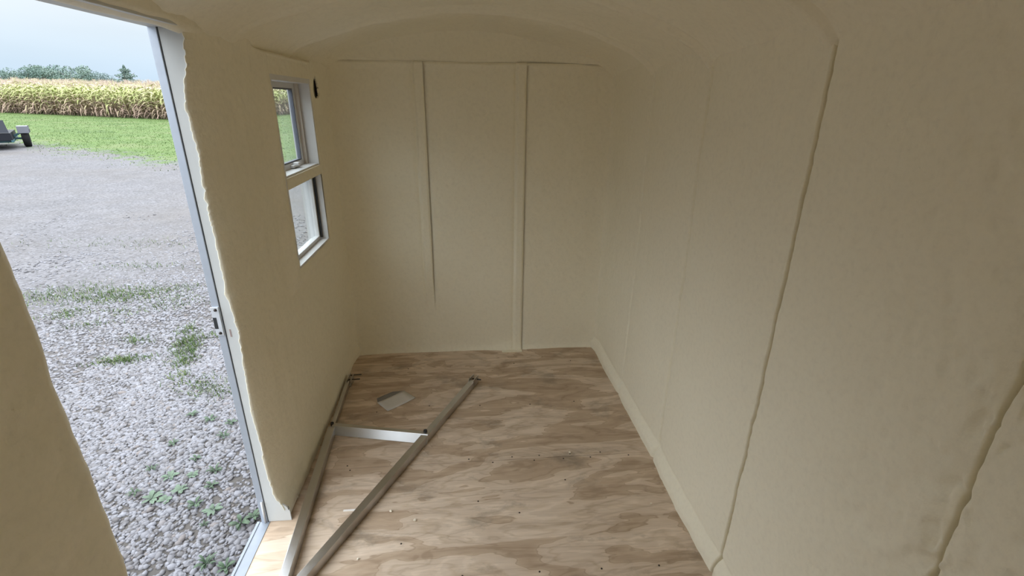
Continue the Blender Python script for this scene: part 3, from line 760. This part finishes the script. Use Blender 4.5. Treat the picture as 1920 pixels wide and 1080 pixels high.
for (cx, cy, rx, ry, n) in [(-4.47, 5.69, .4, .22, 330), (-4.13, 5.44, .35, .2, 330), (-3.89, 5.5, .4, .2, 330), (-4.17, 5.01, .16, .14, 260), (-4.07, 5.51, .5, .2, 330), (-4.59, 5.45, .5, .2, 220),
        (-4.9, 5.5, .3, .15, 110), (-3.69, 5.66, .3, .15, 220), (-3.32, 5.4, .3, .15, 140), (-4.34, 6.53, .5, .14, 160), (-3.37, 5.73, .2, .1, 90), (-3.65, 5.06, .2, .12, 120),
        (-2.78, 4.57, .08, .1, 140), (-2.66, 4.3, .09, .16, 300), (-2.56, 4.12, .1, .16, 330), (-2.48, 3.92, .09, .1, 220), (-2.96, 4.0, .14, .06, 190), (-3.07, 3.96, .16, .06, 190), (-3.13, 4.37, .12, .08, 110), (-2.38, 3.69, .06, .06, 70),
        (-2.47, 4.43, .12, .06, 90), (-2.19, 3.56, .2, .09, 160), (-2.05, 3.43, .16, .08, 130), (-3.81, 4.74, .2, .1, 90), (-3.26, 5.18, .3, .15, 120), (-1.95, 3.40, .1, .1, 60), (-5.2, 7.6, 1.2, .25, 200)]:
    P.append(np.stack([g.normal(cx, rx * .6, n), g.normal(cy, ry * .6, n)], -1))
P = np.concatenate(P)
v, f = blade_mass(P, .015, .05, .0032, 52, 1.3)
gp = link('grass', mesh_np('grass', v, f), grass_mat('patch_grass', (0.046, 0.079, 0.027), (0.073, 0.116, 0.039), (0.160, 0.190, 0.076)))
tag(gp, 'patchy short grass growing through the gravel', 'grass', kind='stuff')
n = 90000
P = np.stack([g.uniform(-42, 2, n), 14 + 34 * g.random(n) ** 1.5], -1)
dl = P[:, 1] - lawn_edge(P[:, 0]) + 2.2 * fbm(P[:, 0] * .5, P[:, 1] * .5, 12, 3)
ang = np.degrees(np.arctan2(P[:, 0], P[:, 1]))
P = P[(dl > -1.2 + 3.0 * g.random(n)) & (ang > -45) & (ang < -9)]
v, f = blade_mass(P, .02, .05, .011, 53, 1.8)
lg = link('lawn_grass', mesh_np('lawn_grass', v, f), grass_mat('lawn_blades', (0.074, 0.123, 0.036), (0.111, 0.170, 0.049), (0.182, 0.228, 0.091)))
tag(lg, 'mown green lawn between the gravel and the corn', 'grass', kind='stuff')

# ---- weeds in the gravel: each a plant of its own
LEAF = plain('weed_leaf', (0.039, 0.073, 0.034), .55, 0, .3, 30)
LEAF2 = plain('weed_leaf_pale', (0.073, 0.113, 0.070), .55, 0, .25, 30)
def weed_mesh(seed, nl, L, W, up, mat):
    g = random.Random(seed); V = []; F = []
    for k in range(nl):
        a = 2 * math.pi * k / nl * 2.4 + g.uniform(-.3, .3); l = L * g.uniform(.6, 1.1); w = W * g.uniform(.7, 1.1); el = up * g.uniform(.6, 1.3)
        dx, dy = math.cos(a), math.sin(a); b = len(V)
        for s_, ww, zz in ((.08, .12, .0), (.35, .75, .6), (.65, 1.0, .85), (.88, .6, .8), (1.0, .05, .65)):
            cx, cy, cz = dx * l * s_, dy * l * s_, zz * el * l + .004
            V += [(cx - dy * w * ww, cy + dx * w * ww, cz + .12 * w), (cx, cy, cz), (cx + dy * w * ww, cy - dx * w * ww, cz + .12 * w)]
        for q in range(4):
            i = b + q * 3
            F += [(i, i + 3, i + 4, i + 1), (i + 1, i + 4, i + 5, i + 2)]
    me = mesh_np('weed', np.array(V), np.array(F)); me.materials.append(mat); me.polygons.foreach_set('use_smooth', np.ones(len(F), bool)); return me
weed_kinds = [weed_mesh(1, 12, .056, .011, .42, LEAF2), weed_mesh(2, 12, .052, .0095, .5, LEAF), weed_mesh(3, 15, .058, .0062, .6, LEAF), weed_mesh(4, 9, .048, .012, .35, LEAF2)]
WEEDS = [(-1.83, 2.31), (-1.74, 2.29), (-1.7, 2.37), (-1.82, 2.48), (-1.7, 2.49), (-1.57, 2.51), (-1.54, 2.39), (-1.95, 2.36), (-1.56, 2.25), (-1.44, 2.2), (-1.25, 2.09), (-1.2, 2.13),
         (-1.31, 1.85), (-1.21, 1.82), (-1.75, 2.64), (-1.97, 2.56), (-1.85, 3.05), (-1.69, 3.0), (-1.67, 2.85), (-1.97, 2.8), (-2.01, 3.12), (-1.44, 2.1)]
KIND = [0, 3, 0, 0, 3, 2, 1, 2, 1, 0, 1, 1, 2, 1, 1, 2, 1, 1, 2, 1, 1, 2]
SIZE = [1.1, 1.0, .9, .9, .9, .85, .8, .75, .9, 1.0, 1.1, .9, .95, .9, .7, .7, .9, .85, .8, .7, .8, .45]
ORD = ['', 'second ', 'third ', 'fourth ', 'fifth ', 'sixth ', 'seventh ', 'eighth ', 'ninth ', 'tenth ', 'eleventh ', 'twelfth ', 'thirteenth ', 'fourteenth ', 'fifteenth ',
       'sixteenth ', 'seventeenth ', 'eighteenth ', 'nineteenth ', 'twentieth ', 'twenty-first ', 'twenty-second ']
order = sorted(range(len(WEEDS)), key=lambda k: math.hypot(WEEDS[k][0] + .9, WEEDS[k][1] - 1.66))
desc = ['pale broad-leaved weed rosette', 'dark green leafy weed', 'narrow-leaved green weed tuft', 'small pale round-leaved weed']
for rank, k in enumerate(order):
    x, y = WEEDS[k]; o = link('weed', weed_kinds[KIND[k]])
    o.location = (x, y, float(gz(x, y)) + .004); o.rotation_euler = (0, 0, rng.uniform(0, 6.28)); s_ = SIZE[k]; o.scale = (s_, s_, s_)
    tag(o, f'{desc[KIND[k]]} in the gravel, {ORD[rank]}nearest to the door sill', 'weed', 'weeds in the gravel')

# ---- corn field
def corn_mat():
    m, t, b = new_mat('ripening_corn')
    sz = t.nodes.new('ShaderNodeSeparateXYZ')
    at = t.nodes.new('ShaderNodeAttribute'); at.attribute_name = 'part'; hgt = at.outputs['Fac']
    geo = t.nodes.new('ShaderNodeNewGeometry'); rnd = geo.outputs['Random Per Island']
    oi = t.nodes.new('ShaderNodeObjectInfo').outputs['Random']
    x = math_(t, 'ADD', hgt, math_(t, 'MULTIPLY', math_(t, 'SUBTRACT', math_(t, 'FRACT', math_(t, 'ADD', rnd, oi)), .5), .42))
    r = ramp(t, [(.0, (0.226, 0.161, 0.127)), (.22, (0.363, 0.261, 0.204)), (.40, (0.422, 0.352, 0.220)), (.58, (0.363, 0.412, 0.155)), (.80, (0.462, 0.473, 0.220)), (.93, (0.491, 0.423, 0.330)), (1, (0.462, 0.358, 0.319))])
    t.links.new(x, r.inputs[0]); t.links.new(r.outputs[0], b.inputs['Base Color'])
    b.inputs['Roughness'].default_value = .7; b.inputs['Specular IOR Level'].default_value = .2
    return m
CORN = corn_mat()
def corn_geo(seed):
    g = random.Random(seed); V = []; F = []; A = []
    H = g.uniform(2.15, 2.5); tx, ty = g.uniform(-.12, .12), g.uniform(-.12, .12)
    st = lambda z: (tx * (z / H) ** 1.5, ty * (z / H) ** 1.5, z)
    for k in range(4):                                    # stalk, three-sided
        z0, z1 = H * k / 4 * .9, H * (k + 1) / 4 * .9; r0 = .016 * (1 - .18 * k); b = len(V)
        for z_ in (z0, z1):
            cx, cy, _ = st(z_)
            for q in range(3): V.append((cx + r0 * math.cos(q * 2.094), cy + r0 * math.sin(q * 2.094), z_)); A.append(z_ / 2.5 * .8)
        for q in range(3): F.append((b + q, b + (q + 1) % 3, b + 3 + (q + 1) % 3, b + 3 + q))
    nl = 13
    for k in range(nl):                                   # leaves, arching and drooping
        z0 = .22 + (H - .45) * k / nl; a = (k % 2) * math.pi + g.uniform(-.7, .7) + seed; L = g.uniform(.5, .85); w = g.uniform(.035, .055)
        droop = g.uniform(.5, 1.3) * (1.5 if z0 < .9 else 1.0); b = len(V); dx, dy = math.cos(a), math.sin(a); cx, cy, _ = st(z0)
        for s_ in (0, .3, .62, 1.0):
            rr = L * s_ * (1 - .25 * s_ * droop * .5); zz = max(.03, z0 + L * (.75 * s_ - droop * s_ * s_ * .95)); ww = w * (1 - s_ ** 2 * .92)
            V += [(cx + dx * rr - dy * ww, cy + dy * rr + dx * ww, zz), (cx + dx * rr + dy * ww, cy + dy * rr - dx * ww, zz + .02)]; A += [z0 / 2.5 * .95 + .03] * 2
        for q in range(3): i = b + q * 2; F.append((i, i + 2, i + 3, i + 1))
    for k in range(6):                                    # tassel
        a = k * 1.05 + g.random(); cx, cy, _ = st(H * .9); l = g.uniform(.16, .34); sp_r = .13 if k else .01; b = len(V)
        V += [(cx - .010, cy, H * .9), (cx + .010, cy, H * .9), (cx + sp_r * math.cos(a) + .008, cy + sp_r * math.sin(a), H * .9 + l), (cx + sp_r * math.cos(a) - .008, cy + sp_r * math.sin(a), H * .9 + l)]
        A += [1.02] * 4; F.append((b, b + 1, b + 2, b + 3))
    # one ear
    z0 = 1.05; cx, cy, _ = st(z0); a = seed * 2.1; b = len(V)
    for zz, rr in ((z0, .012), (z0 + .1, .032), (z0 + .24, .010)):
        ox = cx + math.cos(a) * (.03 + (zz - z0) * .25); oy = cy + math.sin(a) * (.03 + (zz - z0) * .25)
        for q in range(4): V.append((ox + rr * math.cos(q * 1.571), oy + rr * math.sin(q * 1.571), zz)); A.append(.35)
    for lv in range(2):
        for q in range(4): i = b + lv * 4; F.append((i + q, i + (q + 1) % 4, i + 4 + (q + 1) % 4, i + 4 + q))
    return np.array(V, np.float32), np.array(F), np.array(A, np.float32)
corn_kinds = [corn_geo(k) for k in range(8)]
corn_me = []
for V, F, A in corn_kinds:
    me = mesh_np('corn_plant', V, F); a = me.attributes.new('part', 'FLOAT', 'POINT'); a.data.foreach_set('value', A); me.materials.append(CORN); corn_me.append(me)
# front edge of the field as seen through the doorway, then the far edge seen through the window
FA, FB = np.array([-41.5, 45.8]), np.array([-19.6, 38.2])
fd = (FB - FA) / np.linalg.norm(FB - FA); fn = np.array([-fd[1], fd[0]])
if fn[1] < 0: fn = -fn
Lf = np.linalg.norm(FB - FA)
front = []
for row in range(3):
    for k in range(100):
        p = FA + fd * (Lf * (k + .5) / 100) + fn * (row * .55) + rng.normal(0, .05, 2); front.append(p)
for k, p in enumerate(front):
    o = link('corn_plant', corn_me[k % 8]); s_ = rng.uniform(.92, 1.06)
    o.location = (p[0], p[1], float(gz(*p))); o.rotation_euler = (rng.uniform(-.06, .06), rng.uniform(-.06, .06), rng.uniform(0, 6.28)); o.scale = (s_, s_, s_)
    tag(o, 'ripening corn plant in the front rows of the field beyond the lawn', 'corn plant', 'corn plants along the front of the field')
def corn_mass(pts, seed):
    g = np.random.default_rng(seed); VV, FF, AA, off = [], [], [], 0
    kinds = g.integers(0, 8, len(pts))
    for kk in range(8):
        p = pts[kinds == kk]; n = len(p)
        if n == 0: continue
        V, F, A = corn_kinds[kk]; a = g.uniform(0, 6.283, n); s_ = g.uniform(.92, 1.06, n)
        X = (V[None, :, 0] * np.cos(a)[:, None] - V[None, :, 1] * np.sin(a)[:, None]) * s_[:, None] + p[:, :1]
        Y = (V[None, :, 0] * np.sin(a)[:, None] + V[None, :, 1] * np.cos(a)[:, None]) * s_[:, None] + p[:, 1:]
        Z = V[None, :, 2] * s_[:, None] + gz(p[:, 0], p[:, 1])[:, None]
        VV.append(np.stack([X, Y, Z], -1).reshape(-1, 3)); FF.append((F[None] + (np.arange(n) * len(V))[:, None, None] + off).reshape(-1, 4)); AA.append(np.tile(A, n)); off += n * len(V)
    return np.concatenate(VV), np.concatenate(FF), np.concatenate(AA)
g = np.random.default_rng(77); pts = []
for row in range(3, 26):
    n = int(110 + row * 1.5); u = g.uniform(-row * .5, Lf, n); pts.append(FA + fd * u[:, None] + fn * (row * .62) + g.normal(0, .07, (n, 2)))
# the field falls back beyond the corner: its edge there lies farther away
for row in range(0, 9):
    n = 150; u = g.uniform(0, 1, n); A0, B0 = np.array([-25.5, 66.0]), np.array([-13.5, 49.0])
    pts.append(A0 + (B0 - A0) * u[:, None] + np.array([.55, .4]) * 0 + np.array([.4, .62]) * row + g.normal(0, .07, (n, 2)))
V, F, A = corn_mass(np.concatenate(pts), 78)
me = mesh_np('corn_stand', V, F); a = me.attributes.new('part', 'FLOAT', 'POINT'); a.data.foreach_set('value', A)
tag(link('corn_stand', me, CORN), 'dense standing corn behind the front rows', 'corn', kind='stuff')
# far crop: the closed canopy of tassels running on to the horizon
u = np.linspace(-60, 90, 90); w = 14 + np.linspace(0, 1, 50) ** 2 * 190
U, Wg = np.meshgrid(u, w, indexing='ij')
sx = FA[0] + fd[0] * U * (1 + Wg / 120) + fn[0] * Wg; sy = FA[1] + fd[1] * U * (1 + Wg / 120) + fn[1] * Wg
sz = gz(sx, sy) + 2.12 + .16 * (rng.random(sx.shape) - .5)
far_me = grid_mesh('corn_canopy', np.stack([sx, sy, sz], -1), flip=False)
far_mat = plain('corn_tassels', (0.241, 0.172, 0.120), .85, 0, .25, 1.2)
fo = tag(link('corn_canopy', far_me, far_mat), 'tan tops of the corn running back to the tree line', 'corn', kind='stuff')

# ---- tree line
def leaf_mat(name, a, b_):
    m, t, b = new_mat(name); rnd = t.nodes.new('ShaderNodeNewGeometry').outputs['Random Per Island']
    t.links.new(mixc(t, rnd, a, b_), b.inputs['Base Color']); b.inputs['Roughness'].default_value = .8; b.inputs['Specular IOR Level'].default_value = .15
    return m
HAZED_LEAF = [leaf_mat('hazed_leaf_dark', (0.112, 0.168, 0.152), (0.180, 0.247, 0.214)), leaf_mat('hazed_leaf_mid', (0.141, 0.203, 0.174), (0.219, 0.280, 0.240)), leaf_mat('hazed_leaf_grey', (0.180, 0.241, 0.248), (0.258, 0.315, 0.319))]  # distance haze is mixed into these lightened, bluish leaf colours
BARK = plain('tree_bark', (.17, .14, .12), .9)
def tree(name, az, dist, top_h, width, kind, label, seed, conical=False):
    g = np.random.default_rng(seed); x, y = math.sin(math.radians(az)) * dist, math.cos(math.radians(az)) * dist
    root = empty(name, (x, y, float(gz(x, y)))); tag(root, label, 'tree', 'trees on the horizon')
    n = 2600; 
    if conical:
        t = g.random(n) ** .7; zz = top_h * (1 - t) * .95 + top_h * .06; rr = width * .5 * (t ** .8) * np.sqrt(g.random(n)) * (.75 + .35 * np.sin(zz * 4 + g.uniform(0, 1, n)))
        a = g.uniform(0, 6.283, n); P = np.stack([rr * np.cos(a), rr * np.sin(a), zz], -1)
    else:
        nb = 13; cz = g.uniform(.3, .82, nb) * top_h; ca = g.uniform(0, 6.283, nb); cr_ = g.uniform(0, .34, nb) * width
        C0 = np.stack([cr_ * np.cos(ca), cr_ * np.sin(ca), cz], -1); R0 = g.uniform(.16, .25, nb) * top_h
        k = g.integers(0, nb, n); d = g.normal(0, 1, (n, 3)); d /= np.linalg.norm(d, axis=1)[:, None]
        P = C0[k] + d * (R0[k] * g.uniform(.6, 1.08, n))[:, None] * np.array([1.25, 1.25, .85]); P[:, 2] = np.clip(P[:, 2], .3, top_h * 1.02)
    s_ = .16 * g.uniform(.7, 1.6, n)[:, None] * top_h / 7; d1 = g.normal(0, 1, (n, 3)); d1 /= np.linalg.norm(d1, axis=1)[:, None]; d2 = np.cross(d1, g.normal(0, 1, (n, 3))); d2 /= np.linalg.norm(d2, axis=1)[:, None]
    V = np.stack([P - d1 * s_, P + d2 * s_ * .7, P + d1 * s_, P - d2 * s_ * .7], 1).reshape(-1, 3)
    F = np.arange(n * 4).reshape(-1, 4)
    link('crown', mesh_np('crown', V, F), HAZED_LEAF[kind], root)
    bm = bmesh.new(); bm_cyl(bm, (0, 0, -.2), (0, 0, top_h * .7), top_h * .028, top_h * .010, 7)
    for k in range(4):
        a = k * 1.6 + seed; bm_cyl(bm, (0, 0, top_h * (.25 + .08 * k)), (math.cos(a) * width * .22, math.sin(a) * width * .22, top_h * (.5 + .08 * k)), top_h * .012, top_h * .005, 5)
    bm_obj('trunk', bm, BARK, root)
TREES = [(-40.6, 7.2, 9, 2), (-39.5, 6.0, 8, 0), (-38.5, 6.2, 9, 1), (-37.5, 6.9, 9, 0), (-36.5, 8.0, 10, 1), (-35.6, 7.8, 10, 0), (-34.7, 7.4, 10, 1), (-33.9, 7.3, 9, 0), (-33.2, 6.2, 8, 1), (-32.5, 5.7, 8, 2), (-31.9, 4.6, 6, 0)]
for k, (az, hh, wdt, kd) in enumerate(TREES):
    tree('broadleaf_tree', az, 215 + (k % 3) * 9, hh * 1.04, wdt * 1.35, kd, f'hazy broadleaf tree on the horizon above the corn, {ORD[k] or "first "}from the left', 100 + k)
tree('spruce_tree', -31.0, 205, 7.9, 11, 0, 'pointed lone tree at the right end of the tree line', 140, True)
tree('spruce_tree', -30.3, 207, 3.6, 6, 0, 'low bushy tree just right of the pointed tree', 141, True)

# ---- trailer parked on the gravel at the edge of the lawn
tr = empty('utility_trailer', (-17.28, 19.97, float(gz(-17.28, 19.97)))); tr.rotation_euler = (0, 0, math.radians(36))
tag(tr, 'low trailer with black tub, grey fenders and teal frame at the lawn edge', 'trailer')
TUB = plain('black_steel', (.012, .013, .018), .6, 0, .1, 3, spec=.2); TEAL = plain('teal_paint', (.03, .09, .11), .5, 0); FEND = plain('galvanised_fender', (.15, .155, .18), .5, .2, .06, 6)
TYRE = plain('tyre_rubber', (.014, .014, .015), .85, spec=.2); RIM = plain('steel_rim', (.5, .5, .5), .4, .6)
# local x runs across the trailer, local y along it
bm = bmesh.new()
def quadbox(bm, bottom, top):
    vs = [bm.verts.new(p) for p in bottom + top]
    for f in ((0,3,2,1),(4,5,6,7),(0,1,5,4),(1,2,6,5),(2,3,7,6),(3,0,4,7)): bm.faces.new([vs[k] for k in f])
quadbox(bm, [(-.72, -1.2, .30), (.72, -1.2, .30), (.72, 1.5, .30), (-.72, 1.5, .30)], [(-.70, -1.2, .55), (.70, -1.2, .55), (.70, 1.5, .55), (-.70, 1.5, .55)])
bm_obj('tub', bm, TUB, tr, False, .01)
bm = bmesh.new(); quadbox(bm, [(-.68, -1.22, .56), (.68, -1.22, .56), (.68, -1.17, .56), (-.68, -1.17, .56)], [(-.62, -1.05, .98), (.62, -1.05, .98), (.62, -1.0, .98), (-.62, -1.0, .98)])
bm_obj('tailgate', bm, plain('dark_grey_panel', (.022, .025, .034), .55, 0, spec=.25), tr, False, .006)
bm = bmesh.new()
for sx in (-1, 1):
    bm_box(bm, sx * .70 - .03, sx * .70 + .03, -1.2, 1.6, .24, .31)
for yy in (-1.0, .0, 1.2): bm_box(bm, -.72, .72, yy - .03, yy + .03, .22, .30)
bm_box(bm, -1.0, 1.0, -.05, .05, .27, .34)
for sx in (-1, 1):
    quadbox(bm, [(sx * .70, -.09, .34), (sx * 1.0, -.09, .52), (sx * 1.0, .09, .52), (sx * .70, .09, .34)], [(sx * .70, -.09, .42), (sx * 1.0, -.09, .60), (sx * 1.0, .09, .60), (sx * .70, .09, .42)])
bm_obj('frame', bm, TEAL, tr)
bm = bmesh.new(); bm_box(bm, -.04, .04, 1.5, 2.9, .26, .34); bm_obj('tongue', bm, TEAL, tr, False, .005)
for sx in (-1, 1):
    bm = bmesh.new(); q0, q1 = (.86, 1.18)
    X0, X1 = (sx * q0, sx * q1) if sx > 0 else (sx * q1, sx * q0)
    bm_box(bm, X0, X1, -.36, .36, .72, .74); bm_box(bm, X0, X1, -.38, -.36, .50, .74); bm_box(bm, X0, X1, .36, .38, .50, .74)
    bm_box(bm, X1 - .02 if sx > 0 else X0, X1 if sx > 0 else X0 + .02, -.36, .36, .62, .74)
    bm_obj('fender', bm, FEND, tr)
    bm = bmesh.new(); n = 28; prof = [(-.10, .20), (-.105, .30), (-.085, .335), (.085, .335), (.105, .30), (.10, .20)]; rings = []
    for k in range(n):
        a = 2 * math.pi * k / n; rings.append([bm.verts.new((sx * 1.02 + px, r * math.cos(a), .335 + r * math.sin(a))) for px, r in prof])
    for k in range(n):
        for q in range(6):
            A_, B_ = rings[k], rings[(k + 1) % n]; bm.faces.new((A_[q], A_[(q + 1) % 6], B_[(q + 1) % 6], B_[q]))
    wh = bm_obj('wheel', bm, TYRE, tr, True)
    bm = bmesh.new(); bm_cyl(bm, (sx * 1.02 - .06, 0, .335), (sx * 1.02 + .06, 0, .335), .202, None, 20); bm_cyl(bm, (sx * 1.06, 0, .335), (sx * 1.06 + sx * .05, 0, .335), .05, None, 10)
    bm_obj('rim', bm, RIM, wh)
